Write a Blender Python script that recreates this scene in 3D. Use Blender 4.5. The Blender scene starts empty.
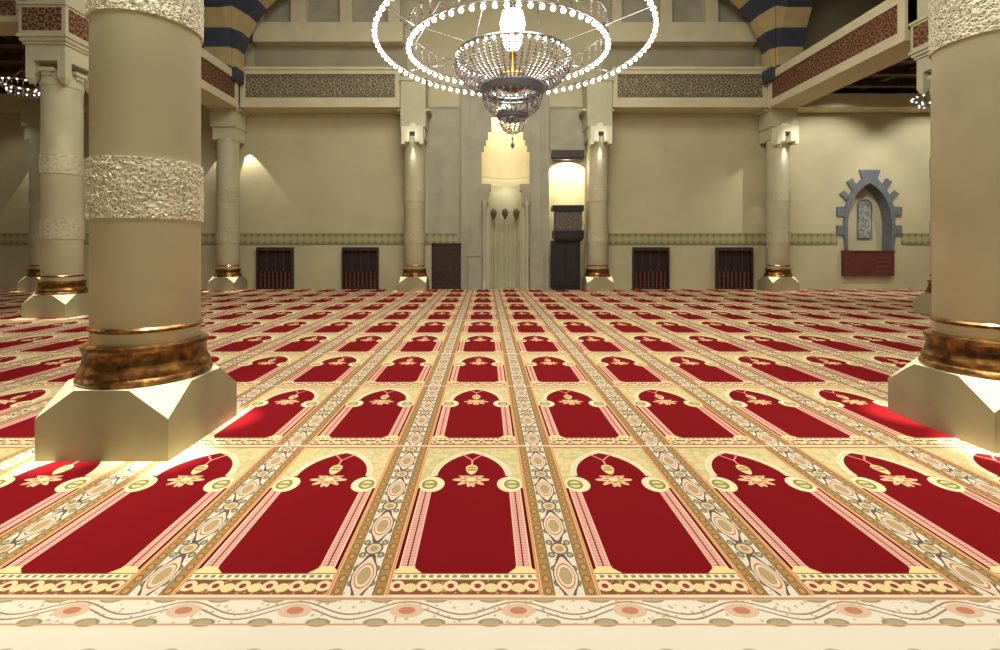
import bpy, math, random
from mathutils import Vector, Matrix
random.seed(7)
PI = math.pi
SC = bpy.context.scene
COL = SC.collection
F, CX, CY, EYE = 484.0, 486.0, 248.5, 1.5      # focal length (px), vanishing point, eye height

def X(px, y): return (px-CX)*y/F
def Zt(py, y): return EYE+(CY-py)*y/F

def lin(c):
    r = []
    for v in c[:3]:
        v = v/255.0
        r.append(v/12.92 if v <= .04045 else ((v+.055)/1.055)**2.4)
    return tuple(r)+(1.0,)

# ------------------------------------------------------------------ mesh builder
class G:
    def __init__(s): s.v=[]; s.f=[]; s.m=[]
    def add(s, vs, fs, mi=0):
        o=len(s.v); s.v.extend([tuple(p) for p in vs])
        for f in fs: s.f.append(tuple(i+o for i in f)); s.m.append(mi)
    def box(s, x0,x1,y0,y1,z0,z1, mi=0):
        vs=[(x0,y0,z0),(x1,y0,z0),(x1,y1,z0),(x0,y1,z0),(x0,y0,z1),(x1,y0,z1),(x1,y1,z1),(x0,y1,z1)]
        s.add(vs,[(0,3,2,1),(4,5,6,7),(0,1,5,4),(1,2,6,5),(2,3,7,6),(3,0,4,7)],mi)
    def frus(s, hx0,hy0,z0,hx1,hy1,z1, cx=0,cy=0, mi=0):
        vs=[(cx-hx0,cy-hy0,z0),(cx+hx0,cy-hy0,z0),(cx+hx0,cy+hy0,z0),(cx-hx0,cy+hy0,z0),
            (cx-hx1,cy-hy1,z1),(cx+hx1,cy-hy1,z1),(cx+hx1,cy+hy1,z1),(cx-hx1,cy+hy1,z1)]
        s.add(vs,[(0,3,2,1),(4,5,6,7),(0,1,5,4),(1,2,6,5),(2,3,7,6),(3,0,4,7)],mi)
    def lathe(s, prof, n=32, c=(0,0,0), mi=0, sx=1, sy=1, a0=0, a1=2*PI, cap=True):
        full=abs(a1-a0-2*PI)<1e-6; k=n if full else n+1
        vs=[];fs=[]
        for r,z in prof:
            for i in range(k):
                a=a0+(a1-a0)*i/n
                vs.append((c[0]+sx*r*math.cos(a),c[1]+sy*r*math.sin(a),c[2]+z))
        for j in range(len(prof)-1):
            for i in range(n):
                i2=(i+1)%k
                fs.append((j*k+i,j*k+i2,(j+1)*k+i2,(j+1)*k+i))
        if cap and full:
            if prof[0][0]>1e-4: fs.append(tuple(range(k-1,-1,-1)))
            if prof[-1][0]>1e-4: fs.append(tuple((len(prof)-1)*k+i for i in range(k)))
        s.add(vs,fs,mi)
    def prism(s, poly, y0, y1, mi=0):      # poly in XZ, extruded in Y
        n=len(poly)
        vs=[(p[0],y0,p[1]) for p in poly]+[(p[0],y1,p[1]) for p in poly]
        fs=[tuple(range(n)),tuple(range(2*n-1,n-1,-1))]+[(i,i+n,(i+1)%n+n,(i+1)%n) for i in range(n)]
        s.add(vs,fs,mi)
    def prismx(s, poly, x0, x1, mi=0):     # poly in YZ, extruded in X
        n=len(poly)
        vs=[(x0,p[0],p[1]) for p in poly]+[(x1,p[0],p[1]) for p in poly]
        fs=[tuple(range(n)),tuple(range(2*n-1,n-1,-1))]+[(i,i+n,(i+1)%n+n,(i+1)%n) for i in range(n)]
        s.add(vs,fs,mi)
    def tube(s, pts, r, n=8, closed=False, mi=0):
        pts=[Vector(p) for p in pts]; m=len(pts); vs=[];fs=[]
        up=None
        for i,p in enumerate(pts):
            if closed: d=pts[(i+1)%m]-pts[i-1]
            else: d=pts[min(i+1,m-1)]-pts[max(i-1,0)]
            d.normalize()
            if up is None: up=Vector((0,0,1)) if abs(d.z)<.9 else Vector((1,0,0))
            a=d.cross(up)
            if a.length<1e-4: a=d.cross(Vector((1,0.3,0)))
            a.normalize(); b=a.cross(d)
            rr=r[i] if isinstance(r,(list,tuple)) else r
            for k in range(n):
                t=2*PI*k/n; q=p+a*math.cos(t)*rr+b*math.sin(t)*rr; vs.append(q)
        for i in range(m if closed else m-1):
            j=(i+1)%m
            for k in range(n):
                fs.append((i*n+k,i*n+(k+1)%n,j*n+(k+1)%n,j*n+k))
        if not closed:
            fs.append(tuple(range(n-1,-1,-1))); fs.append(tuple((m-1)*n+k for k in range(n)))
        s.add(vs,fs,mi)
    def gem(s, c, rx, rz, mi=0, n=4):
        vs=[(c[0],c[1],c[2]+rz)]+[(c[0]+rx*math.cos(2*PI*k/n),c[1]+rx*math.sin(2*PI*k/n),c[2]) for k in range(n)]+[(c[0],c[1],c[2]-rz)]
        fs=[]
        for k in range(n):
            a=1+k;b=1+(k+1)%n
            fs+=[(0,a,b),(n+1,b,a)]
        s.add(vs,fs,mi)
    def ball(s, c, r, n=12, h=8, sz=1.0, mi=0):
        s.lathe([(max(1e-5,r*math.sin(PI*j/h)),-r*sz*math.cos(PI*j/h)) for j in range(h+1)],n,c,mi,cap=False)
    def mesh(s, name, mats, smooth=False):
        me=bpy.data.meshes.new(name); me.from_pydata(s.v,[],s.f)
        for m in (mats if isinstance(mats,(list,tuple)) else [mats]): me.materials.append(m)
        me.polygons.foreach_set('material_index',s.m)
        me.update()
        import bmesh
        bm=bmesh.new(); bm.from_mesh(me); bmesh.ops.recalc_face_normals(bm,faces=bm.faces); bm.to_mesh(me); bm.free()
        if smooth:
            me.polygons.foreach_set('use_smooth',[True]*len(me.polygons))
            me.set_sharp_from_angle(angle=math.radians(38))
        return me
    def obj(s, name, mats, parent=None, loc=(0,0,0), smooth=False, label=None):
        return link(name, s.mesh(name,mats,smooth), parent, loc, label)

def link(name, me, parent=None, loc=(0,0,0), label=None):
    o=bpy.data.objects.new(name,me); COL.objects.link(o)
    o.location=loc
    if parent: o.parent=parent
    if label: o['label']=label
    return o
def thing(name,label,cat,loc=(0,0,0),rz=0,group=None):
    o=bpy.data.objects.new(name,None); COL.objects.link(o)
    o.location=loc; o.rotation_euler=(0,0,rz); o.empty_display_size=.2
    return tag(o,label,cat,group)
def tag(o,label,cat,group=None):
    o['label']=label; o['category']=cat
    if group: o['group']=group
    return o
def struct(o,label=None):
    o['kind']='structure'
    if label: o['label']=label
    return o

# ------------------------------------------------------------------ node expressions
class NT:
    def __init__(s,name):
        s.mat=bpy.data.materials.new(name); s.mat.use_nodes=True
        s.t=s.mat.node_tree; s.n=s.t.nodes; s.l=s.t.links
        s.bsdf=s.n['Principled BSDF']
    def node(s,t,**kw):
        n=s.n.new(t)
        for k,v in kw.items(): setattr(n,k,v)
        return n
    def put(s,sock,val):
        if isinstance(val,E): s.l.new(val.s,sock)
        elif isinstance(val,bpy.types.NodeSocket): s.l.new(val,sock)
        else: sock.default_value=val
    def math(s,op,a,b=None,c=None):
        n=s.node('ShaderNodeMath',operation=op)
        s.put(n.inputs[0],a)
        if b is not None: s.put(n.inputs[1],b)
        if c is not None: s.put(n.inputs[2],c)
        return E(s,n.outputs[0])
    def coords(s,kind='Object'):
        tc=s.node('ShaderNodeTexCoord'); sp=s.node('ShaderNodeSeparateXYZ')
        s.l.new(tc.outputs[kind],sp.inputs[0])
        s.vec=tc.outputs[kind]
        return [E(s,sp.outputs[i]) for i in range(3)]
    def mix(s,fac,a,b):
        n=s.node('ShaderNodeMix',data_type='RGBA')
        s.put(n.inputs[0],fac); s.put(n.inputs[6],a); s.put(n.inputs[7],b)
        return n.outputs[2]
    def noise(s,scale,detail=2,vec=None,rough=.5,dist=0):
        n=s.node('ShaderNodeTexNoise'); n.inputs['Scale'].default_value=scale
        n.inputs['Detail'].default_value=detail; n.inputs['Roughness'].default_value=rough
        n.inputs['Distortion'].default_value=dist
        s.l.new(vec if vec is not None else s.vec,n.inputs['Vector'])
        return E(s,n.outputs[0])
    def voro(s,scale,feature='F1',vec=None):
        n=s.node('ShaderNodeTexVoronoi',feature=feature); n.inputs['Scale'].default_value=scale
        s.l.new(vec if vec is not None else s.vec,n.inputs['Vector'])
        return E(s,n.outputs['Distance'])
    def comb(s,x,y,z=0.0):
        n=s.node('ShaderNodeCombineXYZ')
        for i,v in enumerate((x,y,z)): s.put(n.inputs[i],v)
        return n.outputs[0]
    def ramp(s,fac,stops):
        n=s.node('ShaderNodeValToRGB'); e=n.color_ramp.elements
        while len(e)<len(stops): e.new(.5)
        for el,(p,c) in zip(e,stops): el.position=p; el.color=c
        s.put(n.inputs[0],fac); return n.outputs[0]
    def bump(s,h,strength=.3,dist=.02):
        n=s.node('ShaderNodeBump'); n.inputs['Strength'].default_value=strength; n.inputs['Distance'].default_value=dist
        s.put(n.inputs['Height'],h); s.l.new(n.outputs[0],s.bsdf.inputs['Normal'])
    def set(s,**kw):
        for k,v in kw.items():
            s.put(s.bsdf.inputs[k.replace('_',' ')],v)
        return s.mat
class E:
    def __init__(s,t,sock): s.t=t; s.s=sock
    def __add__(s,o): return s.t.math('ADD',s,o)
    __radd__=__add__
    def __sub__(s,o): return s.t.math('SUBTRACT',s,o)
    def __rsub__(s,o): return s.t.math('SUBTRACT',o,s)
    def __mul__(s,o): return s.t.math('MULTIPLY',s,o)
    __rmul__=__mul__
    def __truediv__(s,o): return s.t.math('DIVIDE',s,o)
    def __lt__(s,o): return s.t.math('LESS_THAN',s,o)
    def __gt__(s,o): return s.t.math('GREATER_THAN',s,o)
    def __and__(s,o): return s.t.math('MULTIPLY',s,o)
    def __or__(s,o): return s.t.math('MAXIMUM',s,o)
    def abs(s): return s.t.math('ABSOLUTE',s)
    def mod(s,o): return s.t.math('FLOORED_MODULO',s,o)
    def sqrt(s): return s.t.math('SQRT',s)
    def sin(s): return s.t.math('SINE',s)
    def cos(s): return s.t.math('COSINE',s)
    def min(s,o): return s.t.math('MINIMUM',s,o)
    def max(s,o): return s.t.math('MAXIMUM',s,o)
    def atan2(s,o): return s.t.math('ARCTAN2',s,o)
def hyp(a,b): return (a*a+b*b).sqrt()
def between(e,a,b): return (e>a)&(e<b)

# ------------------------------------------------------------------ materials
def m_simple(name,c,rough=.6,metal=0,var=.0,scale=3,bump=0,bscale=30,spec=.4):
    t=NT(name); t.coords()
    if var:
        n=t.noise(scale,4)
        a=lin([v*(1-var) for v in c]); b=lin([min(255,v*(1+var)) for v in c])
        t.set(Base_Color=t.ramp(n,[(.3,a),(.7,b)]))
    else: t.set(Base_Color=lin(c))
    t.set(Roughness=rough,Metallic=metal)
    t.bsdf.inputs['Specular IOR Level'].default_value=spec
    if bump: t.bump(t.noise(bscale,3),bump,.01)
    return t.mat
def m_emit(name,c,strength):
    t=NT(name); t.coords()
    t.set(Base_Color=lin(c),Emission_Color=lin(c)); t.bsdf.inputs['Emission Strength'].default_value=strength
    return t.mat

STONE=m_simple('column_limestone',(190,186,156),.55,var=.05,scale=1.5,bump=.05,bscale=40)
PLINTH=m_simple('plinth_stone',(150,143,112),.6,var=.03,scale=4,bump=.03)
WALL=m_simple('wall_plaster',(188,180,146),.75,var=.04,scale=.7,bump=.05,bscale=25)
WALLB=m_simple('pale_trim_stone',(204,196,164),.65,var=.03,scale=2)
GREYST=m_simple('grey_beige_stone',(166,162,142),.65,var=.05,scale=2)
CAPST=m_simple('lamplit_stone',(228,224,196),.55,var=.03,scale=3)  # paler tone puts the lamplight on block and dome into the stone colour
DARKWOOD=m_simple('dark_wood',(58,42,36),.5,var=.2,scale=6)
CEILWOOD=m_simple('ceiling_wood',(66,48,40),.6,var=.2,scale=3)
BLACKWOOD=m_simple('black_wood',(40,40,44),.4,var=.15,scale=5)
DOORWOOD=m_simple('door_wood',(66,54,50),.45,var=.12,scale=5)
REDWOOD=m_simple('red_brown_wood',(96,46,40),.5,var=.1,scale=5)
SLATE=m_simple('blue_grey_stone',(104,110,116),.6,var=.08,scale=4)
ABDARK=m_simple('arch_dark_stone',(62,68,82),.6,var=.1,scale=3)
ABLIGHT=m_simple('arch_light_stone',(184,164,120),.6,var=.05,scale=3)
SOFFIT=m_simple('arch_soffit_stone',(70,70,78),.7,var=.08,scale=3)
NICHE=m_simple('niche_plaster',(236,226,190),.7,var=.02,scale=2)
GOLD=m_simple('gilded_metal',(170,120,50),.3,1.0,var=.1,scale=8)
RINGM=m_simple('brushed_ring_metal',(120,116,116),.4,.8)
CHROME=m_simple('silver_metal',(190,188,190),.25,.9)
DARKRIM=m_simple('dark_glass_band',(120,126,144),.3,.1,var=.15,scale=20)
UPPER=m_simple('upper_wall_plaster',(160,152,128),.75,var=.05,scale=.8)
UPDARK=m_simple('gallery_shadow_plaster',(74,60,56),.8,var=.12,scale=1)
FLOORM=m_simple('marble_floor',(190,175,150),.35,var=.06,scale=1.2)
BULB=m_emit('bulb_glow',(255,246,228),16)
GLOWTUBE=m_emit('ring_glow',(255,244,226),3)
LAMPW=m_emit('lamp_globe_glow',(255,250,240),14)
LAMPG=m_emit('warm_lamp_glow',(255,205,110),3)

OLIVED=m_simple('dark_olive_metal',(92,84,62),.5)
def m_bronze():
    t=NT('bronze_moulding'); t.coords()
    n=t.noise(9,5,dist=1.2)
    t.set(Base_Color=t.ramp(n,[(.3,lin((52,36,22))),(.52,lin((112,78,40))),(.7,lin((164,116,58)))]),Metallic=.75,Roughness=.26)
    t.bump(t.noise(30,3),.25,.01); return t.mat
BRONZE=m_bronze()
def m_carved():
    t=NT('carved_silver_stone'); t.coords()
    v=t.voro(48); n=t.noise(60,3,dist=1.5)
    h=(v*1.2)+n
    t.set(Base_Color=t.ramp(h,[(.5,lin((110,102,78))),(.85,lin((168,160,128))),(1.15,lin((220,212,184)))]),Roughness=.5,Metallic=.0)  # pale highlights and dark hollows of the relief put into the colour
    t.bump(h,.6,.02); return t.mat
CARVED=m_carved()
def m_carvedsoft():
    t=NT('carved_stone_band'); t.coords()
    h=t.voro(14)+t.noise(20,3,dist=1)
    t.set(Base_Color=t.ramp(h,[(.5,lin((150,144,116))),(1.0,lin((184,178,148)))]),Roughness=.5)
    t.bump(h,.3,.02); return t.mat
CARVEDS=m_carvedsoft()
def m_lattice(name,bg,fg,px,pz,axis='x'):
    t=NT(name); x,y,z=t.coords()
    a=x if axis=='x' else y
    u=(a.mod(px)-px/2); w=z-pz
    r=hyp(u,w)
    star=(r*(1.0+.25*((u.atan2(w)*8).cos())))
    ring=between(star,.17,.22)|between(star,.06,.1)
    fine=t.voro(18)
    f2=(fine>.74)
    lin2=((u+w).mod(.14)<.02)|((u-w).mod(.14)<.02)
    m=ring|f2|(lin2&(star>.22))
    t.set(Base_Color=t.mix(m,lin(bg),lin(fg)),Roughness=.6)
    t.bump(m,.4,.02); return t.mat
LATB=m_lattice('lattice_green_gold',(80,72,56),(160,148,116),.42,7.25)
LATR=m_lattice('lattice_red_wood_side',(70,30,22),(138,100,68),.42,7.0,'y')
LATX=m_lattice('lattice_red_wood',(70,36,26),(142,108,72),.36,6.42)
def m_frieze():
    t=NT('dado_frieze'); x,y,z=t.coords()
    u=x.mod(.24)-.12; w=z-1.85
    r=hyp(u,w*1.0)
    ring=between(r,.055,.085)|(r<.03)
    edge=(w.abs()>.17)
    tri=((u.abs()+w.abs())>.2)
    c=t.mix(tri,lin((150,148,110)),lin((112,116,84)))
    c=t.mix(ring,c,lin((182,170,124)))
    c=t.mix(edge,c,lin((132,132,86)))
    t.set(Base_Color=c,Roughness=.5); return t.mat
FRIEZE=m_frieze()
def m_crystal():
    t=NT('cut_crystal'); t.coords()
    n=t.noise(9,1)
    t.set(Base_Color=t.ramp(n,[(.3,lin((120,112,114))),(.7,lin((226,220,222)))]),Roughness=.12,Metallic=.5)
    t.set(Emission_Color=lin((255,248,240))); t.bsdf.inputs['Emission Strength'].default_value=.02  # faint glow added to the crystals, which are no lamps
    return t.mat
CRYSTAL=m_crystal()
def m_gridpanel():
    t=NT('lattice_window_stone'); x,y,z=t.coords()
    v=t.voro(11)
    t.set(Base_Color=t.ramp(v,[(.25,lin((96,102,106))),(.6,lin((158,160,152)))]),Roughness=.6); t.bump(v,.5,.03); return t.mat
GRIDP=m_gridpanel()

# ---------------- carpet
L=.617*1.5; D=1.6; XM=-.0645*1.5
RED=(124,15,22); DRED=(92,11,15); PINK=(216,146,134); PEACH=(226,172,126); GOLDC=(166,132,82)
CREAM=(240,222,180); WHITE=(226,216,198); GREEN=(150,152,92); OLIVE=(120,100,56); BROWN=(134,72,48)
def m_carpet(border=False):
    t=NT('prayer_carpet_border' if border else 'prayer_carpet'); x,y,z=t.coords()
    u=(x-XM+L/2).mod(L)-L/2; au=u.abs(); v=y
    S=lambda c: lin(c)
    fl=t.voro(22); fl2=t.noise(40,2)
    col=t.ramp(fl+fl2*.3,[(.2,S((206,156,110))),(.36,S((226,202,152))),(.62,S((218,198,146))),(.85,S((198,188,136)))])
    # --- white runner strip with medallions
    us=L/2-au
    P=.4
    s=((v+.06).mod(P)-P/2)
    wob=(s*(2*PI/.1)).cos()*.05
    d1=(us/.060)*(us/.060)+s.abs()/.155+wob
    s2=((v+.06+P/2).mod(P)-P/2)
    d2=hyp(us/.045,s2/.05)
    strip=t.mix(t.voro(48)<.28,S(WHITE),S((196,176,144)))
    lf=hyp((us-.045)/.018,((v+.06).mod(P/4)-P/8)/.022)
    strip=t.mix(between(lf,.5,1.0),strip,S((120,116,92)))
    strip=t.mix(lf<.5,strip,S((176,170,130)))
    strip=t.mix(d2<1,strip,S((214,190,150)))
    strip=t.mix(between(d2,.8,1.0),strip,S((112,92,78)))
    strip=t.mix(d2<.45,strip,S((178,150,108)))
    strip=t.mix(d1<1,strip,S((226,206,176)))
    strip=t.mix(between(d1,.84,1.0),strip,S((104,84,80)))
    strip=t.mix(between(d1,.5,.6),strip,S((190,110,92)))
    strip=t.mix(d1<.34,strip,S((182,156,116)))
    # --- gold side band with dots
    g=hyp((au-.37)/.019,(v.mod(.08)-.04)/.026)
    gold=t.mix(between(g,.6,1.0),S(GOLDC),S((142,104,62)))
    gold=t.mix(g<.6,gold,S((192,146,100)))
    gold=t.mix((au<.349)|(au>.391),gold,S(OLIVE))
    # --- border pieces at the foot of each mat
    b1=hyp((u.abs().mod(.12)-.06)/.034,(v-.072)/.034)
    b2=hyp(((u.abs()+.06).mod(.12)-.06)/.03,(v-.06)/.028)
    bord=t.mix(t.voro(40)<.3,S((132,84,58)),S((186,140,96)))
    bord=t.mix(b1<1,bord,S((240,206,166))); bord=t.mix(b1<.45,bord,S(BROWN))
    bord=t.mix(b2<1,bord,S((226,208,150)))
    dent=t.mix((u.abs().mod(.036)<.02)&between(v,.126,.144),S((242,226,186)),S((150,120,92)))
    bord=t.mix(v>.114,bord,dent)
    bord=t.mix(v>.15,bord,S((116,96,60)))
    bord=t.mix(v<.018,bord,S((240,196,160)))
    if border:
        w=((u*(2*PI*2/L)).cos()*.035+(y+.07)).abs()
        c=t.mix((t.voro(34)<.26)&(y>-.15),S((232,222,202)),S((198,180,150)))
        lf=hyp((u.mod(L/4)-L/8)/.05,((y+.07).abs()-.065)/.022)
        c=t.mix(lf<1,c,S((176,166,130))); c=t.mix(between(lf,.7,1.0),c,S((150,140,112)))
        c=t.mix(between(w,.010,.018),c,S((160,126,104)))
        q=hyp((u.mod(L/2)-L/4)/.07,(y+.07)/.04)
        c=t.mix(q<1,c,S((218,188,156))); c=t.mix(q<.5,c,S((196,130,104)))
        c=t.mix((y>-.012)|between(y,-.15,-.14),c,S((206,160,120)))
        lf2=hyp((u.mod(L/3)-L/6)/.09,((y+.40)/.14))
        c=t.mix(between(lf2,.85,1.0),c,S((196,180,152)))
        c=t.mix(lf2<.4,c,S((214,198,168)))
        col=c
    else:
        # --- arch outline + red field
        R=.3926; c0=.1676; v0=1.115
        dv=(v-v0)
        rr=hyp(au+c0,dv)
        up=v>v0
        arch_out=up&(rr<R+.040)
        arch_in=up&(rr<R)
        arch_mid=up&between(rr,R+.016,R+.024)
        med=hyp((au-.246)/.079,(v-1.0)/.098)
        col=t.mix(arch_out,col,S((232,218,182)))
        col=t.mix(arch_mid,col,S((210,202,158)))
        field=(au<.24)&between(v,.156,1.115)
        # dark red side slips and columns
        low=between(v,.156,.95)
        col=t.mix(low&(au<.33),col,S(DRED))
        pk=t.mix((v.mod(.022)<.010)&((au*90).mod(1.0)<.55),S(PINK),S((244,196,176)))
        col=t.mix(low&between(au,.24,.308),col,pk)
        col=t.mix(low&(((au-.274).abs()<.004)),col,S((96,60,48)))
        col=t.mix(low&(((au-.3085).abs()<.003)|((au-.241).abs()<.003)),col,S((240,210,180)))
        col=t.mix(field|arch_in,col,S(RED))
        base=between(v,.156,.205)&between(au,.236,.312)
        wedge=between(v,.156,.19)&((au-.274).abs()<(.075-(v-.156)*1.0))
        col=t.mix(base|wedge,col,S((238,214,150)))
        # capitals as round medallions
        col=t.mix(med<1,col,S((240,222,178)))
        med2=hyp((au-.262)/.050,(v-1.0)/.062)
        col=t.mix(med2<1,col,S((142,138,78)))
        col=t.mix(med2<.68,col,S((214,206,148)))
        col=t.mix((med2<.68)&((v-1.0).abs()<.012),col,S((160,140,86)))
        # lamp hung from the arch
        ln=((v-1.347)-(au*1.35)).abs()<.010
        col=t.mix(ln&between(v,1.335,1.455)&(au<.085),col,S((236,140,128)))
        col=t.mix((au<.006)&between(v,1.27,1.35),col,S((236,150,132)))
        an=(v-1.06).atan2(au)
        pr=hyp(u/.125,(v-1.065)/.105)
        pet=pr<((an*9).cos()*.22+.74)
        col=t.mix(pet&(v<1.115),col,S((244,196,150)))
        col=t.mix((pr<((an*9).cos()*.16+.42))&(v<1.115),col,S((190,128,90)))
        col=t.mix(pr<.26,col,S((240,210,160)))
        vs=hyp(u/(.030+(v-1.14)*.14),(v-1.205)/.072)
        col=t.mix(vs<1,col,S((232,206,150)))
        col=t.mix((vs<.8)&between(v,1.19,1.215),col,S((150,140,70)))
        col=t.mix((vs<.75)&between(v,1.228,1.25),col,S((190,110,70)))
        # foot border, top line
        col=t.mix(v<.156,col,bord)
        col=t.mix(v>1.572,col,S((238,180,140)))
        col=t.mix(between(v,1.555,1.572),col,S((150,104,60)))
        # side lines, bands and runner strip
        col=t.mix(au>.328,col,S(PEACH))
        col=t.mix(between(au,.334,.337),col,S((190,96,60)))
        col=t.mix(au>.346,col,gold)
        col=t.mix(au>.394,col,strip)
        col=t.mix((au-.396).abs()<.0025,col,S((150,120,84)))
        col=t.mix((v<.012)|(v>1.59),col,S((240,214,184)))
    pile=t.noise(420,2)
    hs=t.node('ShaderNodeHueSaturation')
    t.put(hs.inputs['Value'],t.math('MULTIPLY_ADD',pile,.3,.85)); t.l.new(col,hs.inputs['Color'])
    t.set(Base_Color=hs.outputs[0],Roughness=.95); t.bsdf.inputs['Specular IOR Level'].default_value=.08
    t.bump(pile,.25,.004)
    return t.mat
CARPET=m_carpet(); CARPETB=m_carpet(True)

# ------------------------------------------------------------------ room shell
YW=17.88; YB=17.875; XL,XR=-19.0,20.4; YF=-3.5
g=G(); g.box(XL-.3,XR+.3,YF,YW+1.6,-.2,-.012); struct(g.obj('floor',FLOORM))
# openings (in wall plane)
MX0,MX1=X(479.5,YW),X(531.5,YW); MZ=Zt(92,YW)
NX0,NX1=X(549,YW),X(585,YW); NZ=Zt(157,YW)
AX0,AX1=X(844.5,YW),X(894,YW); AZ0,AZ1=Zt(250.5,YW),Zt(170,YW)
WT=.25; ZT=13.0
g=G()
def wbox(x0,x1,z0,z1): g.box(x0,x1,YW,YW+WT,z0,z1)
wbox(XL,MX0,0,ZT); wbox(MX0,MX1,MZ,ZT); wbox(MX1,NX0,0,ZT); wbox(NX0,NX1,NZ,ZT)
wbox(NX1,AX0,0,ZT); wbox(AX0,AX1,0,AZ0); wbox(AX0,AX1,AZ1,ZT); wbox(AX1,XR,0,ZT)
g.box(XL,XR,YW+1.5,YW+1.6,0,ZT)
struct(g.obj('wall_back',WALL),'beige plaster back wall with niches')
g=G(); g.box(XL-.3,XL,YF,YW+1.6,0,ZT); struct(g.obj('wall_left',WALL))
g=G(); g.box(XR,XR+.3,YF,YW+1.6,0,ZT); struct(g.obj('wall_right',WALL))
g=G(); g.box(XL-.3,XR+.3,YF-.3,YF,-.2,ZT); struct(g.obj('wall_front',WALL))
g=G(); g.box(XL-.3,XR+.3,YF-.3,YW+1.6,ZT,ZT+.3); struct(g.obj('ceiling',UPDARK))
# aisle ceilings with joists
for nm,x0,x1 in (('ceiling_left',XL,-9.72),('ceiling_right',10.92,XR)):
    g=G(); g.box(x0,x1,YF,YW,7.22,7.5)
    y=2.0
    while y<17.2: g.box(x0,x1,y,y+.22,6.98,7.22); y+=1.1
    x=x0+1.0
    while x<x1-.4: g.box(x,x+.16,YF,YW,7.1,7.22); x+=1.3
    struct(g.obj(nm,CEILWOOD))
# dado frieze, cut at the columns' openings
n=1
WCOLX=[X(43,17.35),X(228,17.35),X(414.5,17.35),X(597.5,17.35),X(778,17.35),17.1]
def trim(gm,mat,label=None):
    global n
    o=struct(gm.obj('trim_%d'%n,mat),label); n+=1; return o
zf0,zf1=Zt(244.5,YW),Zt(233.5,YW)
for a,b in ((XL,X(458,YW)),(X(586,YW),X(837,YW)),(X(901,YW),XR)):
    g=G(); g.box(a,b,YW-.03,YW,zf0,zf1); trim(g,FRIEZE,'green patterned frieze band along the back wall')
# upper storey ledge and window mullions
g=G()
for a,b in ((-8.4,-3.0),(4.4,9.8)):
    g.box(a,b,YW-.45,YW,Zt(41.5,17.43),Zt(22,17.43)); 
trim(g,WALLB,'pale stone ledge under the upper windows')
g=G()
for a,b in ((-8.5,-2.9),(4.3,9.9)):
    x=a
    for px0 in ((250,262),(291,306),(340,352),(388,400)) if a<0 else ((612,622),(660,672),(705,718),(752,764)):
        g.box(X(px0[0],17.6),X(px0[1],17.6),YW-.3,YW,9.7,12.9)
trim(g,WALLB,'pale window mullions of the upper storey')
g=G()
for a,b in ((-8.5,-2.9),(4.3,9.9)): g.box(a,b,YW-.06,YW,9.75,12.9)
trim(g,GREYST,'shaded upper window panels')
g=G()
for a,b in ((-8.5,-2.9),(4.3,9.9)): g.box(a,b,YW-.04,YW,7.9,9.1)
trim(g,UPPER,'plain upper wall above the gallery parapet')
# centre bay inset panels
g=G()
for a,b in ((430,458.5),(550.5,584)):
    xa,xb=X(a,YW),X(b,YW); z0,z1=(Zt(243,YW) if a<500 else Zt(150,YW)),Zt(108,YW)
    t_=.05
    g.box(xa-t_,xa,YW-.04,YW,z0,z1); g.box(xb,xb+t_,YW-.04,YW,z0,z1); g.box(xa-t_,xb+t_,YW-.04,YW,z1,z1+t_); g.box(xa,xb,YW-.012,YW,z0,z1)
trim(g,GREYST,'thin moulding framing the wall beside the prayer niche')
# gallery outer walls seen through the side arches
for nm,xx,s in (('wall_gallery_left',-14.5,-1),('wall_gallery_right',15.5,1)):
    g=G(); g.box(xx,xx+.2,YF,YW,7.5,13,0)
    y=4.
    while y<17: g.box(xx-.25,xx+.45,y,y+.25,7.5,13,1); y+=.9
    struct(g.obj(nm,[UPDARK,GREYST]))

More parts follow.
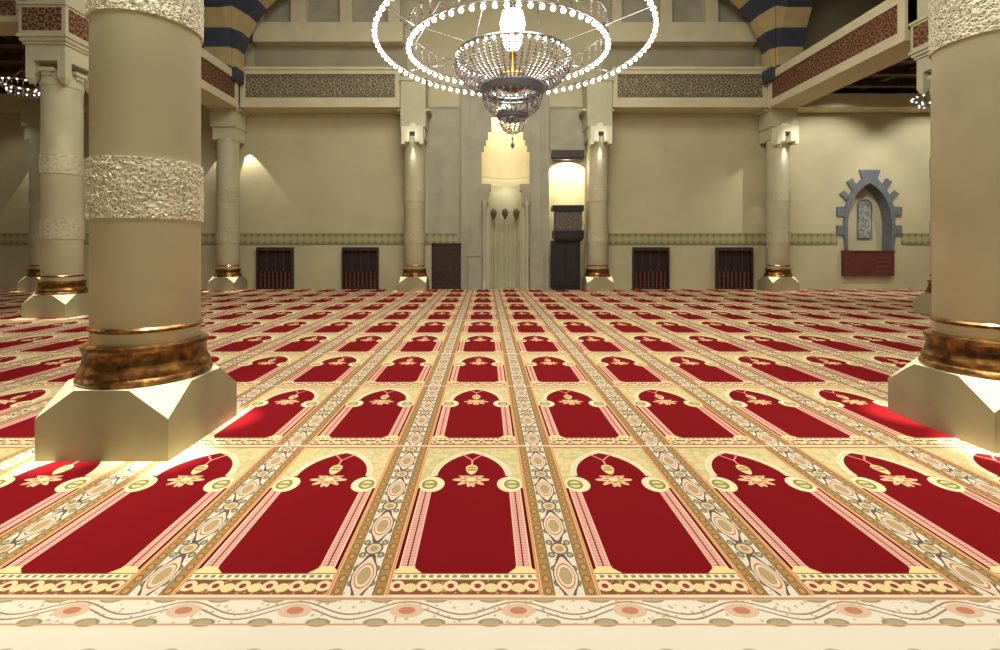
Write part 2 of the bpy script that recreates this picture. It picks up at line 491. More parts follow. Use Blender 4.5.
# ------------------------------------------------------------------ carpets
rows=['red arched-mat carpet strip nearest the viewer, in front of both foreground columns','red arched-mat carpet strip cut around the two foreground column plinths',
 'red arched-mat carpet strip just beyond the two foreground column plinths','red arched-mat carpet strip, second beyond the foreground columns',
 'red arched-mat carpet strip, third beyond the foreground columns','red arched-mat carpet strip beneath the left middle column plinth',
 'red arched-mat carpet strip just behind the left middle column plinth','red arched-mat carpet strip, third out from the back wall',
 'red arched-mat carpet strip, second out from the back wall','red arched-mat carpet strip along the foot of the back wall']
Y0=2.08
NL=(-2.71,3.88); NR=(4.19,4.01); ML=(X(62.5,10.84),10.84); MR=(10.45,10.84)
HOLES=[(x,y) for x,y in [NL,NR,ML,MR]+[(x,17.35) for x in WCOLX[:5]]]
def carpet_mesh(y0,d):
    hs=[(x-.472,x+.472,y-.472-y0,y+.472-y0) for x,y in HOLES]
    hs=[h for h in hs if h[3]>0 and h[2]<d]
    xs=sorted(set([XL,XR]+[v for h in hs for v in h[:2]])); ys=sorted(set([0,d]+[min(d,max(0,v)) for h in hs for v in h[2:]]))
    g=G(); nx_,ny_=len(xs),len(ys)
    on=lambda i,j: 0<=i<nx_-1 and 0<=j<ny_-1 and not any(h[0]<(xs[i]+xs[i+1])/2<h[1] and h[2]<(ys[j]+ys[j+1])/2<h[3] for h in hs)
    vs=[(x,y,0) for y in ys for x in xs]+[(x,y,-.012) for y in ys for x in xs]; N=nx_*ny_; fs=[]
    I=lambda i,j: j*nx_+i
    for j in range(ny_-1):
        for i in range(nx_-1):
            if not on(i,j): continue
            a,b,c,e=I(i,j),I(i+1,j),I(i+1,j+1),I(i,j+1)
            fs.append((a,b,c,e)); fs.append((a+N,e+N,c+N,b+N))
            for (p,q_),(di,dj) in (((a,b),(0,-1)),((b,c),(1,0)),((c,e),(0,1)),((e,a),(-1,0))):
                if not on(i+di,j+dj): fs.append((p,p+N,q_+N,q_))
    g.add(vs,fs); return g.mesh('prayer_carpet',CARPET)
for k in range(10):
    ya=Y0+D*k
    o=link('prayer_carpet',carpet_mesh(ya,D-.004 if k<9 else YW-.02-ya),None,(0,ya,0))
    tag(o,rows[k],'carpet','rows of red prayer carpet')
g=G(); g.box(XL,XR,-.8,0,-.012,0)
o=g.obj('border_carpet',CARPETB,None,(0,Y0-.004,0)); tag(o,'cream floral border carpet along the near edge of the red rows','carpet')

# ------------------------------------------------------------------ columns
RS=.367
def oct_plinth():
    g=G(); h=.47; z1,z2=.31,.51; k=h*math.tan(PI/8)
    sq=[(-h,-h),(h,-h),(h,h),(-h,h)]
    top=[(-k,-h),(k,-h),(h,-k),(h,k),(k,h),(-k,h),(-h,k),(-h,-k)]
    vs=[(x,y,0) for x,y in sq]+[(x,y,z1) for x,y in sq]+[(x,y,z2) for x,y in top]
    f=[(3,2,1,0)]
    T=lambda i: 8+i
    f+=[(0,1,5,T(1),T(0),4),(1,2,6,T(3),T(2),5),(2,3,7,T(5),T(4),6),(3,0,4,T(7),T(6),7)]
    f+=[(5,T(2),T(1)),(6,T(4),T(3)),(7,T(6),T(5)),(4,T(0),T(7))]
    f+=[tuple(T(i) for i in range(8))]
    g.add(vs,f); return g.mesh('plinth',PLINTH)
PL=oct_plinth()
g=G(); g.lathe([(.40,.505),(.45,.51),(.458,.53),(.45,.55),(.436,.565),(.442,.585),(.435,.61),(.425,.625),(.412,.66),(.408,.71),(.415,.745),(.425,.76),(.42,.785),(.38,.80),(.3,.80)],64)
BR=g.mesh('bronze_ring',BRONZE,True)
g=G(); g.lathe([(RS,.0),(RS+.012,.01),(RS+.014,.025),(RS+.005,.035),(RS,.04)],64); FIL=g.mesh('bronze_fillet',BRONZE,True)
g=G(); g.lathe([(.36,.79),(RS,.80),(RS,5.4),(.3,5.4)],72); SH=g.mesh('shaft',STONE,True)
def band_mesh(h,fine,mat):
    g=G(); n=320 if fine else 72; m=40 if fine else 8
    prof=[(RS-.01,0),(RS+.018,0)]+[(RS+.018,h*j/m) for j in range(1,m)]+[(RS+.018,h),(RS-.01,h)]
    g.lathe(prof,n,cap=False)
    if fine:
        vv=[]
        for (x,y,z) in g.v:
            a=math.atan2(y,x)
            if .02<z<h-.02 and math.hypot(x,y)>RS:
                d=.0045*math.sin(a*26+3*math.sin(z*40+a*3))*math.cos(z*60+2*math.sin(a*17))+random.uniform(-.003,.003)
                k=1+d/RS; x*=k;y*=k
            vv.append((x,y,z))
        g.v=vv
    return g.mesh('carved_band',mat,True)
BDN=band_mesh(.45,True,CARVED); BDNT=band_mesh(.6,True,CARVED)
BDF=band_mesh(.42,False,CARVEDS)
def capital_mesh():
    g=G()
    g.box(-.49,.49,-.49,.49,5.78,6.12)
    for sx in (-1,1):
        for sy in (-1,1):
            g.box(min(sx*.49,sx*.30),max(sx*.49,sx*.30),min(sy*.49,sy*.30),max(sy*.49,sy*.30),5.42,5.78)
            g.frus(.04,.04,5.3,.095,.095,5.42,sx*.395,sy*.395)
    for s in range(4):
        a=s*PI/2
        for (hw,z0,z1,d) in ((.17,5.56,5.64,.50),(.12,5.48,5.56,.46),(.07,5.42,5.48,.43)):
            if s%2==0: g.box(-hw,hw,min(0,(1-s)*d),max(0,(1-s)*d),z0,z1)
            else: g.box(min(0,(2-s)*d),max(0,(2-s)*d),-hw,hw,z0,z1)
    for h,z0,z1 in ((.53,6.12,6.18),(.57,6.18,6.26),(.61,6.26,6.32)): g.box(-h,h,-h,h,z0,z1)
    g.v=[(x*.87,y*.87,z-.22) for x,y,z in g.v]
    g.lathe([(RS,5.03),(RS+.02,5.08),(RS+.02,5.14),(RS,5.18)],48)
    return g.mesh('capital',STONE)
CAP=capital_mesh()
g=G(); g.box(-.50,.50,-.50,.50,6.10,6.72); g.box(-.53,.53,-.53,.53,6.72,6.78); g.box(-.42,.42,-.42,.42,6.78,8.05)
IMP=g.mesh('impost_block',STONE)
def panels_mesh():
    g=G()
    g.box(-.42,.42,-.515,-.50,6.18,6.66); g.box(-.42,.42,.50,.515,6.18,6.66)
    return g.mesh('ornament_panel',LATX)
def panels_mesh2():
    g=G(); g.box(.50,.515,-.42,.42,6.18,6.66); g.box(-.515,-.50,-.42,.42,6.18,6.66); return g.mesh('ornament_panel',LATR2)
LATR2=m_lattice('lattice_red_panel',(80,36,26),(142,104,72),.36,6.42,'y')
PNX=panels_mesh(); PNY=panels_mesh2()
# capital for the columns standing against the back wall: pier + lamp block
def wallcap():
    g=G()
    g.box(-.44,.44,-.36,.45,5.80,7.40); g.box(-.47,.47,-.40,.45,7.40,7.55)
    g.box(-.40,.40,-.28,.45,5.36,5.80)
    zc=Zt(107.5,17.08); g.box(-.58,.58,-.20,.45,zc-.09,zc)
    return g.mesh('capital_pier',STONE)
WCAP=wallcap()
g=G(); g.box(-.375,-.10,-.58,-.20,5.22,5.76); g.box(.10,.375,-.58,-.20,5.22,5.76); g.box(-.10,.10,-.58,-.20,5.58,5.76)
g.box(-.10,.10,-.30,-.20,5.3,5.58); g.box(-.375,-.25,-.58,-.3,5.14,5.22); g.box(.25,.375,-.58,-.3,5.14,5.22)
LBLK=g.mesh('lamp_block',CAPST)
g=G(); g.lathe([(.17,0),(.165,.05),(.12,.11),(.05,.145),(.001,.155)],20,(0,-.42,5.76)); LDOME=g.mesh('lamp_dome',CAPST,True)
g=G(); g.box(-.075,.075,-.50,-.40,5.46,5.575); LHOLE=g.mesh('spotlight',BLACKWOOD)

def spot(loc,target,power,angle,blend=.5,color=(1,.95,.80),size=.05):
    l=bpy.data.lights.new('spot_lamp','SPOT'); l.energy=power; l.spot_size=math.radians(angle); l.spot_blend=blend
    l.color=color; l.shadow_soft_size=size
    o=bpy.data.objects.new('spot_lamp',l); COL.objects.link(o); o.location=loc
    d=Vector(target)-Vector(loc); o.rotation_euler=d.to_track_quat('-Z','Y').to_euler(); return o
def area(loc,target,power,sx,sy,color=(1,.88,.68),name='overhead_fill'):
    l=bpy.data.lights.new(name,'AREA'); l.shape='RECTANGLE'; l.size=sx; l.size_y=sy; l.energy=power; l.color=color
    o=bpy.data.objects.new(name,l); COL.objects.link(o); o.location=loc
    d=Vector(target)-Vector(loc); o.rotation_euler=d.to_track_quat('-Z','Y').to_euler(); return o

def column(x,y,label,bands,kind,group=None):
    t=thing('column',label,'column',(x,y,-.012),0,group)
    link('plinth',PL,t); link('bronze_ring',BR,t)
    link('bronze_fillet',FIL,t,(0,0,.885))
    link('shaft',SH,t)
    for me,z in bands: link('carved_band',me,t,(0,0,z))
    if kind=='wall':
        link('capital_pier',WCAP,t)
    else:
        link('capital',CAP,t); link('impost_block',IMP,t); link('ornament_panel',PNX,t); link('ornament_panel',PNY,t)
    return t
column(*NL,'thick beige column in the left foreground with a silvery carved band at head height',[(BDN,1.735),(BDNT,3.25)],'free')
column(*NR,'thick beige column in the right foreground, cut off by the right edge',[(BDNT,3.20)],'free')
fb=[(BDF,1.72),(BDF,3.15)]
column(*ML,'beige column at left in the middle distance, left of the big foreground column',fb,'free')
column(*MR,'beige column mostly hidden behind the right foreground column',fb,'free')
wl=['slim beige column against the back wall at the far left, behind the middle column',
    'beige wall column just right of the left foreground column, without a lit lamp block',
    'beige wall column with lit lamp block, between the left grilles and the dark door',
    'beige wall column with lit lamp block, right of the black pulpit',
    'beige wall column with lit lamp block, left of the blue-grey arched niche',
    None]
for i,xx in enumerate(WCOLX):
    if wl[i] is None: continue
    t=column(xx,17.35,wl[i],fb,'wall' if i in (2,3,4) else 'wall')
    if i in (2,3,4):
        lb=link('lamp_block',LBLK,t,label='bright cream lamp block'); link('lamp_dome',LDOME,lb); link('spotlight',LHOLE,lb)
        spot((xx,17.35-.47,5.40),(xx,17.35-.30,3.6),260,20,.7,(1,.93,.76),.02)
        spot((xx,17.35-1.1,5.2),(xx,17.35-.4,5.5),14,50,.9,(1,.95,.82),.1)  # unseen spot added in front of the block to brighten it
    else:
        spot((xx+.40,17.62,5.34),(xx+.95,17.95,2.9),170,52,.12,(1,.95,.78),.02)
        spot((xx-.40,17.62,5.34),(xx-.85,17.95,2.9),110,44,.12,(1,.95,.78),.02)
    # accent wedges of light down the wall behind the columns
    if i in (2,3,4):
        for s in (-1,1): spot((xx+s*.44,17.66,3.7),(xx+s*.62,17.86,0.6),14,34,.4,(1,.93,.74),.02)
# downlights round the plinths
def ringlights(x,y,p,offs,z=5.3,ang=42):
    for ox,oy in offs: spot((x+ox,y+oy,z),(x+ox*1.15,y+oy*1.15,0),p,ang,.8,size=.04)
ringlights(*NL,330,[(.35,-.65),(-.6,-.6),(-.7,.3)])
ringlights(*NR,260,[(-.55,-.55),(.6,-.55)])
ringlights(*ML,200,[(.55,-.55),(-.6,-.55)])
def facetlights(x,y,p,corners,ang=9.5):
    for sx,sy in corners: spot((x+sx*.60,y+sy*.60,5.0),(x+sx*.38,y+sy*.38,.42),p,ang,.9,size=.03)
facetlights(*NL,3800,[(1,-1),(-1,-1),(1,1)])
facetlights(*NR,3800,[(-1,-1),(-1,1)])
facetlights(*ML,3000,[(1,-1),(-1,-1)])
for xx in WCOLX[:5]: facetlights(xx,17.35,2800,[(1,-1),(-1,-1)],9.5)

# ------------------------------------------------------------------ gallery beams
def beam_wall(xa,xb,label):
    y0=17.08
    z0,z1=Zt(107.5,y0),Zt(67,y0); za,zb=Zt(97.5,y0),Zt(74,y0)
    t=thing('gallery_parapet',label,'parapet',(0,0,0))
    g=G(); g.box(xa,xb,y0,YB,z0,za); g.box(xa,xb,y0,YB,zb,z1); g.box(xa,xb,y0+.08,YB,za,zb)
    g.box(xa,xa+.17,y0,YB,za,zb); g.box(xb-.17,xb,y0,YB,za,zb)
    g.box(xa,xb,y0-.04,y0,z1-.1,z1); g.box(xa,xb,y0-.04,y0,z0,z0+.06)
    g.obj('beam',WALLB,t)
    g=G(); g.box(xa+.17,xb-.17,y0+.04,y0+.08,za,zb); g.obj('lattice_panel',LATB,t)
    return t
beam_wall(X(240,17.08),WCOLX[2]-.476,'pale gallery parapet with a patterned panel, on the back wall left of the chandelier')
beam_wall(WCOLX[3]+.476,X(768,17.08),'pale gallery parapet with a patterned panel, on the back wall right of the chandelier')
def beam_side(x0,x1,face,ya,yb,label):
    t=thing('gallery_parapet',label,'parapet')
    z0,z1=6.4,7.62; za,zb=6.66,7.36
    xi=face; s=1 if x1==face else -1
    g=G(); g.box(x0,x1,ya,yb,z0,za); g.box(x0,x1,ya,yb,zb,z1)
    a,b=(x0,x1-.08) if s>0 else (x0+.08,x1)
    g.box(a,b,ya,yb,za,zb)
    for y in (ya,yb-.2): g.box(x0,x1,y,y+.2,za,zb)
    g.obj('beam',WALLB,t)
    g=G(); 
    if s>0: g.box(x1-.08,x1-.03,ya+.2,yb-.2,za,zb)
    else: g.box(x0+.03,x0+.08,ya+.2,yb-.2,za,zb)
    g.obj('lattice_panel',LATR,t)
beam_side(-9.66,-8.66,-8.66,ML[1]+.56,16.93,'gallery parapet with dark red lattice, running from the left middle column to the back wall')
beam_side(9.86,10.86,9.86,MR[1]+.56,16.93,'gallery parapet with dark red lattice, running overhead at right to the back wall')
def beam_aisle(x0,x1,y0,z0,z1,label,panel):
    t=thing('aisle_beam',label,'beam')
    g=G(); g.box(x0,x1,y0,y0+.7,z0,z1); g.obj('beam',WALLB if not panel else STONE,t)
    if panel:
        g=G(); g.box(x0,x1-.1,y0-.03,y0,z0+.14,z1-.12); g.obj('ornament_panel',LATX,t)
beam_aisle(10.98,XR,17.1,6.5,6.98,'plain stone beam along the back wall of the right aisle',False)
beam_aisle(XL,WCOLX[1]-.5,17.1,6.5,6.98,'plain stone beam along the back wall of the left aisle',False)
beam_aisle(XL,ML[0]-.62,10.5,6.42,6.98,'stone beam with red ornament panel running left from the left middle column',True)

# ------------------------------------------------------------------ striped arches
ZS=7.70
def haunch(R,n=7,step=.18):
    """list of (inner0, inner1, outer0, outer1) quads, local s from corner (0), z from spring"""
    out=[]
    off=.12
    def inner(a): return (off+R*(1-math.cos(a)), R*math.sin(a))
    def outer(a):
        i=inner(a); c=(off+R,0)
        d=(i[0]-c[0],i[1]-c[1])
        k=(0-c[0])/d[0]
        z=c[1]+d[1]*k
        return (0,z)
    for i in range(n):
        a0,a1=i*step,(i+1)*step
        out.append((inner(a0),inner(a1),outer(a0),outer(a1)))
    return out
def arch(name,label,corner,dirn,depth,axis,total):
    """corner = coordinate along the arch; dirn=+1/-1; both ends are built"""
    t=thing(name,label,'arch')
    gA=G()
    for c,dn in ((corner,dirn),(corner+dirn*total,-dirn)):
        hs=haunch(3.35)
        for i,(i0,i1,o0,o1) in enumerate(hs):
            poly=[(c+dn*o0[0],ZS+o0[1]),(c+dn*i0[0],ZS+i0[1]),(c+dn*i1[0],ZS+i1[1]),(c+dn*o1[0],min(12.98,ZS+o1[1]))]
            mi=1 if i%2==0 else 0
            if axis=='x': gA.prism(poly,depth[0],depth[1],mi)
            else: gA.prismx(poly,depth[0],depth[1],mi)
        # short dark post under the springing
        zp=7.25 if axis=='x' else 7.63
        q=[(c,zp),(c+dn*.15,zp),(c+dn*.15,ZS),(c,ZS)]
        if axis=='x': gA.prism(q,depth[0],depth[1],0)
        else: gA.prismx(q,depth[0],depth[1],0)
    zc=ZS+3.35*math.sin(1.33)
    a,b=sorted((corner+dirn*2.6,corner+dirn*(total-2.6)))
    if axis=='x': gA.box(a,b,depth[0],depth[1],zc,12.98,1)
    else: gA.box(depth[0],depth[1],a,b,zc,12.98,1)
    gA.obj('voussoirs',[ABDARK,ABLIGHT],t)
CLx,CRx=-8.66,9.86
arch('striped_arch','cream and blue-grey striped arch spanning the back wall above the parapets',CLx,1,(16.5,17.02),'x',CRx-CLx)
arch('striped_arch','cream and blue-grey striped arch over the left side parapet',16.48,-1,(-9.5,-8.66),'y',5.2)
arch('striped_arch','cream and blue-grey striped arch over the right side parapet',16.48,-1,(9.86,10.7),'y',5.2)

# ------------------------------------------------------------------ mihrab (prayer niche)
YM=YW-.14
t=thing('prayer_niche','tall cream prayer niche with stepped arch glowing behind the chandelier','prayer niche',(0,0,0))
xm=(MX0+MX1)/2
def PX(p): return X(p,YW)
def PZ(p): return Zt(p,YW)
# stepped arch front plate
prof=[(481.5,184),(481.5,152),(484,152),(484,146),(486,146),(486,140),(488,140),(488,132),(491.5,132),(491.5,118),(496,118),(496,108),(501,108),(501,101),(505,96)]
half=[(PX(a),PZ(b)) for a,b in prof]
g=G()
x0=PX(464); xr_=PX(545.5); ztop=PZ(78)
for i in range(len(half)-1):
    (xa,za),(xb,zb)=half[i],half[i+1]
    if abs(zb-za)>1e-6 and abs(xb-xa)<1e-6:
        g.box(x0,xa,YM,YW,za,zb); g.box(2*xm-xa,xr_,YM,YW,za,zb)
zb=half[-1][1]
g.box(x0,half[-2][0]+.05,YM,YW,half[-2][1],zb); g.box(2*xm-half[-2][0]-.05,xr_,YM,YW,half[-2][1],zb)
g.box(x0,xr_,YM,YW,zb,ztop)
g.box(x0,PX(481.5),YM,YW,0,PZ(184)); g.box(2*xm-PX(481.5),xr_,YM,YW,0,PZ(184))
g.obj('arch_surround',GREYST,t)
for s in (-1,1):
    g=G()
    def bx(a,b,y0,y1,z0,z1):
        xa,xb=PX(a),PX(b)
        if s>0: xa,xb=2*xm-xb,2*xm-xa
        g.box(xa,xb,y0,y1,z0,z1)
    g.box(*((PX(461.3),PX(464.2)) if s<0 else (PX(545.3),PX(548.3))),YM-.05,YW,0,ztop)   # outer moulding
    bx(469.5,471,YM-.05,YM,PZ(255),ztop); bx(479.5,480.8,YM-.05,YM,PZ(255),ztop)
    bx(468.5,481.5,YM-.14,YM,0,PZ(256)); bx(467.8,482.2,YM-.17,YM,PZ(256),PZ(254.5))
    g.obj('pilaster',GREYST,t)
for s in (-1,1):
    g=G()
    for (a,b,z0,z1) in ((481.5,491,191,184.5),(481.5,489.5,196,191),(481.5,488.5,204,196)):
        xa,xb=PX(a),PX(b)
        if s>0: xa,xb=2*xm-xb,2*xm-xa
        g.box(xa,xb,YM-.02,YW+.3,PZ(z0),PZ(z1))
    g.obj('bracket',GREYST,t)
for s in (-1,1):
    g=G()
    cx=PX(484.2) if s<0 else 2*xm-PX(484.2)
    g.lathe([(.09,0),(.09,.15),(.065,.2),(.055,.3),(.055,3.0),(.09,3.1),(.09,3.25)],16,(cx,YM-.02,0))
    g.obj('colonnette',STONE,t,smooth=True)
# upper niche shell
g=G(); R=(MX1-MX0)/2
zsill=PZ(184); zspring=PZ(140)
prof=[(R,zsill),(R,zsill+.25),(R+.03,zsill+.27),(R+.03,zsill+.33),(R,zsill+.35),(R,zspring)]+[(R*math.cos(a*PI/16),zspring+R*1.5*math.sin(a*PI/16)) for a in range(1,8)]+[(.02,zspring+R*1.5)]
g.lathe(prof,28,(xm,YW+.02,0),sy=1.0,a0=0,a1=PI,cap=False)
g.obj('niche_shell',NICHE,t,smooth=True,label='warmly lit niche shell')
g=G()
RL=(PX(521.5)-PX(488.5))/2
g.lathe([(RL,0),(RL,zsill)],28,(xm,YW+.05,0),a0=0,a1=PI,cap=False)
ring=[(math.cos(PI*i/20)*RL+xm,YW+.05+math.sin(PI*i/20)*RL) for i in range(21)]
vs=[(x_,y_,zsill) for x_,y_ in ring]; vs2=[(xm+R*1.02*math.cos(PI*i/20),YW+.02+R*1.02*math.sin(PI*i/20),zsill) for i in range(21)]
g.add(vs+vs2,[(i,i+1,22+i,21+i) for i in range(20)])
g.box(MX0,xm-RL,YW-.02,YW+.1,0,zsill); g.box(xm+RL,MX1,YW-.02,YW+.1,0,zsill)
g.obj('lower_niche',STONE,t,smooth=True)
g=G()
for i in range(9):
    a=PI*(i+.5)/9
    cx_,cy_=xm+math.cos(a)*(RL-.03),YW+.05+math.sin(a)*(RL-.03)
    g.tube([(cx_,cy_,0),(cx_,cy_,PZ(209))],.05,8)
g.obj('flute',STONE,t,smooth=True)
for p in (493.8,505,516.2):
    g=G(); g.lathe([(.001,-.28),(.05,-.2),(.11,-.08),(.12,.02),(.08,.1),(.03,.14),(.001,.16)],14,(X(p,YW),YW+.02,PZ(213)+.02))
    g.tube([(X(p,YW),YW+.02,PZ(213)+.15),(X(p,YW),YW+.3,PZ(208))],.015,6)
    g.obj('hanging_ornament',OLIVED,t,smooth=True,label='dark hanging ornament')
def point(loc,power,color=(1,.90,.66),size=.08):
    l=bpy.data.lights.new('point_lamp','POINT'); l.energy=power; l.color=color; l.shadow_soft_size=size
    o=bpy.data.objects.new('point_lamp',l); COL.objects.link(o); o.location=loc; return o
point((xm,YW+.22,PZ(112)),48,size=.12)
point((xm,YW+.25,zsill-.25),5,size=.06)

# ------------------------------------------------------------------ pulpit niche
nx=(NX0+NX1)/2; nr=(NX1-NX0)/2
t=thing('pulpit_niche','brightly lit arched wall niche above the black pulpit','niche')
g=G()
zsp=PZ(171); zap=PZ(162.5)
pts=[(nx+nr*math.cos(PI*i/16),zsp+(zap-zsp)*math.sin(PI*i/16)) for i in range(17)]
for i in range(16):
    a,b=pts[i],pts[i+1]
    g.prism([(a[0],a[1]),(b[0],b[1]),(b[0],NZ+.02),(a[0],NZ+.02)],YW-.03,YW+.25)
g.obj('arch_head',GREYST,t)
g=G(); g.lathe([(nr,0),(nr,NZ)],24,(nx,YW+.1,0),sy=1.1,a0=0,a1=PI,cap=False); g.obj('niche_shell',NICHE,t,smooth=True)
g=G(); g.box(X(551,YW),X(583,YW),YW-.28,YW,Zt(158,YW-.2),Zt(150.5,YW-.2)); g.box(X(552,YW),X(582,YW),YW-.24,YW,Zt(158,YW-.2)-.06,Zt(158,YW-.2))
g.obj('canopy_slab',DOORWOOD,t,label='dark canopy slab')
point((nx,YW+.1,PZ(168)),48,size=.08)
t=thing('pulpit','black wooden pulpit with balcony box, standing in the wall right of the prayer niche','pulpit',(0,0,0))
YP=YW-.42
def q(a): return X(a,YP)
g=G(); g.box(q(553.5),q(579.5),YP+.06,YW+.3,0,Zt(241,YP)); 
g.obj('door',BLACKWOOD,t)
g=G()
for a,b in ((552.5,555),(578,580.5)): g.box(q(a),q(b),YP+.02,YP+.1,0,Zt(241,YP))
g.box(q(555),q(578),YP+.03,YP+.07,Zt(286,YP),Zt(284,YP)); g.box(q(566),q(567),YP+.03,YP+.07,0,Zt(242,YP))
g.obj('door_frame',BLACKWOOD,t)
g=G(); g.frus((q(583)-q(554.5))/2-.05,.2,Zt(241,YP),(q(583)-q(554.5))/2,.25,Zt(238,YP),cx=(q(583)+q(554.5))/2,cy=YP+.15)
g.box(q(554),q(583.5),YP-.1,YW+.1,Zt(238,YP),Zt(230.5,YP)); g.obj('balcony_floor',BLACKWOOD,t)
g=G(); g.box(q(555.5),q(582),YP-.04,YP+.0,Zt(230.5,YP),Zt(211,YP)); g.box(q(555.5),q(556.5),YP,YW,Zt(230.5,YP),Zt(211,YP)); g.box(q(581),q(582),YP,YW,Zt(230.5,YP),Zt(211,YP))
g.obj('balcony_panel',m_simple('carved_grey_wood',(92,84,78),.5,var=.25,scale=14),t,label='carved grey-brown balcony panel')
g=G(); g.box(q(552.5),q(583.5),YP-.1,YP+.08,Zt(211,YP),Zt(205.3,YP)); g.box(q(552.5),q(555),YP,YW,Zt(211,YP),Zt(206,YP)); g.box(q(581),q(583.5),YP,YW,Zt(211,YP),Zt(206,YP))
g.obj('handrail',BLACKWOOD,t)

# ------------------------------------------------------------------ dark door
g=G(); xa,xb=PX(432),PX(461); zt=PZ(243.2)
g.box(xa,xb,YW-.05,YW+.0,0,zt)
d=struct(g.obj('door_1',DOORWOOD),'dark brown plain door left of the prayer niche')
g=G(); 
for a,b in ((xa,xa+.07),(xb-.07,xb)): g.box(a,b,YW-.09,YW-.05,0,zt)
g.box(xa,xb,YW-.09,YW-.05,zt-.07,zt); g.box(xa+.1,xb-.1,YW-.065,YW-.05,.15,.7); g.box(xa+.1,xb-.1,YW-.065,YW-.05,.8,zt-.15)
g.obj('door_frame',DARKWOOD,d)
g=G(); g.ball((xb-.16,YW-.1,.75),.03); g.obj('door_handle',GOLD,d)

# ------------------------------------------------------------------ spindle grilles
def grille(pa,pb,label):
    xa,xb=PX(pa),PX(pb); w=xb-xa; zt=PZ(247.3)
    t=thing('wooden_grille',label,'grille',(xa,YW,0),0,'low wooden spindle grilles on the back wall')
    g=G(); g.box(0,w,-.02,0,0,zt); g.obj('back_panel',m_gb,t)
    g=G()
    g.box(0,.06,-.16,0,0,zt); g.box(w-.06,w,-.16,0,0,zt); g.box(.06,w-.06,-.16,0,zt-.13,zt); g.box(.06,w-.06,-.14,-.02,0,.05)
    g.box(.06,w-.06,-.10,-.06,zt*.42,zt*.42+.03)
    g.obj('frame',DARKWOOD,t)
    for i in range(8):
        x=.06+(w-.12)*(i+.5)/8
        g=G(); g.lathe([(.022,.05),(.035,.10),(.035,.16),(.02,.2),(.034,.3),(.018,.42),(.03,.5),(.03,zt*.42)],8,(x,-.08,0))
        g.obj('spindle',m_sp,t,smooth=True)
    for i in range(3):
        x=.06+(w-.12)*(i+1)/4
        g=G(); g.lathe([(.04,zt*.42+.03),(.025,zt*.5),(.035,zt*.62),(.02,zt*.78),(.03,zt-.13)],8,(x,-.06,0)); g.obj('post',DARKWOOD,t,smooth=True)
    return t
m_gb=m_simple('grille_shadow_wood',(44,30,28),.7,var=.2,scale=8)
m_sp=m_simple('spindle_wood',(112,62,46),.45,var=.15,scale=8)
grille(258,294,'dark spindle grille low on the back wall, nearest to the left foreground column')
grille(343,379,'dark spindle grille low on the back wall, just left of the leftmost lamp-lit column')
grille(632,668,'dark spindle grille low on the back wall, nearest to the black pulpit')
grille(715,751,'dark spindle grille low on the back wall, nearest to the rightmost lamp-lit column')

# ------------------------------------------------------------------ arched niche at right
t=thing('arched_niche','blue-grey toothed stone arch framing a shallow niche on the right wall section','niche')
acx=PX(868.5)
# pointed horseshoe outline (front opening), from lower left up and over
op=[(847,250.5),(846.5,236),(846.5,222),(848.5,210),(852,200),(857,192.5),(862,187.5),(868.5,183)]
op=[(PX(a),PZ(b)) for a,b in op]; op=op+[(2*acx-x,z) for x,z in reversed(op[:-1])]
ou=[(844.5,250.5),(843,236),(843,220),(844.5,207),(848,196.5),(853,187.5),(860,180),(868.5,176.5)]
ou=[(PX(a),PZ(b)) for a,b in ou]; ou=ou+[(2*acx-x,z) for x,z in reversed(ou[:-1])]
g=G()
for i in range(len(op)-1):
    g.prism([op[i],op[i+1],ou[i+1],ou[i]],YW-.07,YW)
g.obj('arch_ring',SLATE,t)
g=G()   # reveal (jambs) and wall filler
vs=[];fs=[]
for x,z in op: vs+= [(x,YW,z),(x,YW+.38,z)]
for i in range(len(op)-1): fs.append((2*i,2*i+1,2*i+3,2*i+2))
g.add(vs,fs); g.obj('reveal',SLATE,t,label='shadowed blue-grey reveal')
g=G()
for i in range(len(op)-1):
    a,b=ou[i],ou[i+1]
    if i<7: g.prism([a,b,(AX0-.0,b[1]),(AX0-.0,a[1])],YW-.001,YW+.2)
    else: g.prism([a,b,(AX1,b[1]),(AX1,a[1])],YW-.001,YW+.2)
g.box(AX0,AX1,YW-.001,YW+.2,ou[7][1],AZ1)
g.obj('surround',WALL,t)
g=G(); g.box(AX0-.1,AX1+.3,YW+.38,YW+.43,AZ0-.1,AZ1); g.box(AX0,AX1,YW,YW+.43,AZ0-.1,AZ0); g.obj('back_panel',WALL,t)
g=G(); yb=YW+.34; wx0,wx1=X(858,yb),X(871.5,yb); z0,z1=Zt(238,yb),Zt(206.5,yb); wr=(wx1-wx0)/2
pl=[(wx0,z0),(wx1,z0)]+[((wx0+wx1)/2+wr*math.cos(PI*i/8),z1+wr*math.sin(PI*i/8)) for i in range(9)]
g.prism(pl,yb,YW+.38); w_=g.obj('lattice_window',GRIDP,t)
g=G(); g.tube([(x,yb,z) for x,z in pl]+[(pl[0][0],yb,pl[0][1])],.03,6); g.obj('window_frame',SLATE,w_)
teeth=[((858.5,170),(879.5,170),(876,180),(861.5,180)),
       ((846,182),(851.5,178.5),(855.5,185),(851,190)),((839,194),(843.5,190.5),(849,196),(845.5,200.5)),
       ((836.2,207),(843.5,206.5),(844.5,215.5),(836.2,216)),((836.2,225.5),(843.2,225.5),(844,235),(836.2,235))]
for k,q4 in enumerate(teeth):
    for s in ((0,) if k==0 else (0,1)):
        poly=[(PX(a),PZ(b)) for a,b in q4]
        if s: poly=[(2*acx-x,z) for x,z in poly]
        g=G(); g.prism(poly,YW-.06,YW); g.obj('arch_stone',SLATE,t)
g=G(); yb=YW-.14; xa,xb=X(844,yb),X(894.5,yb); za,zb=Zt(276,yb),Zt(250.5,yb)
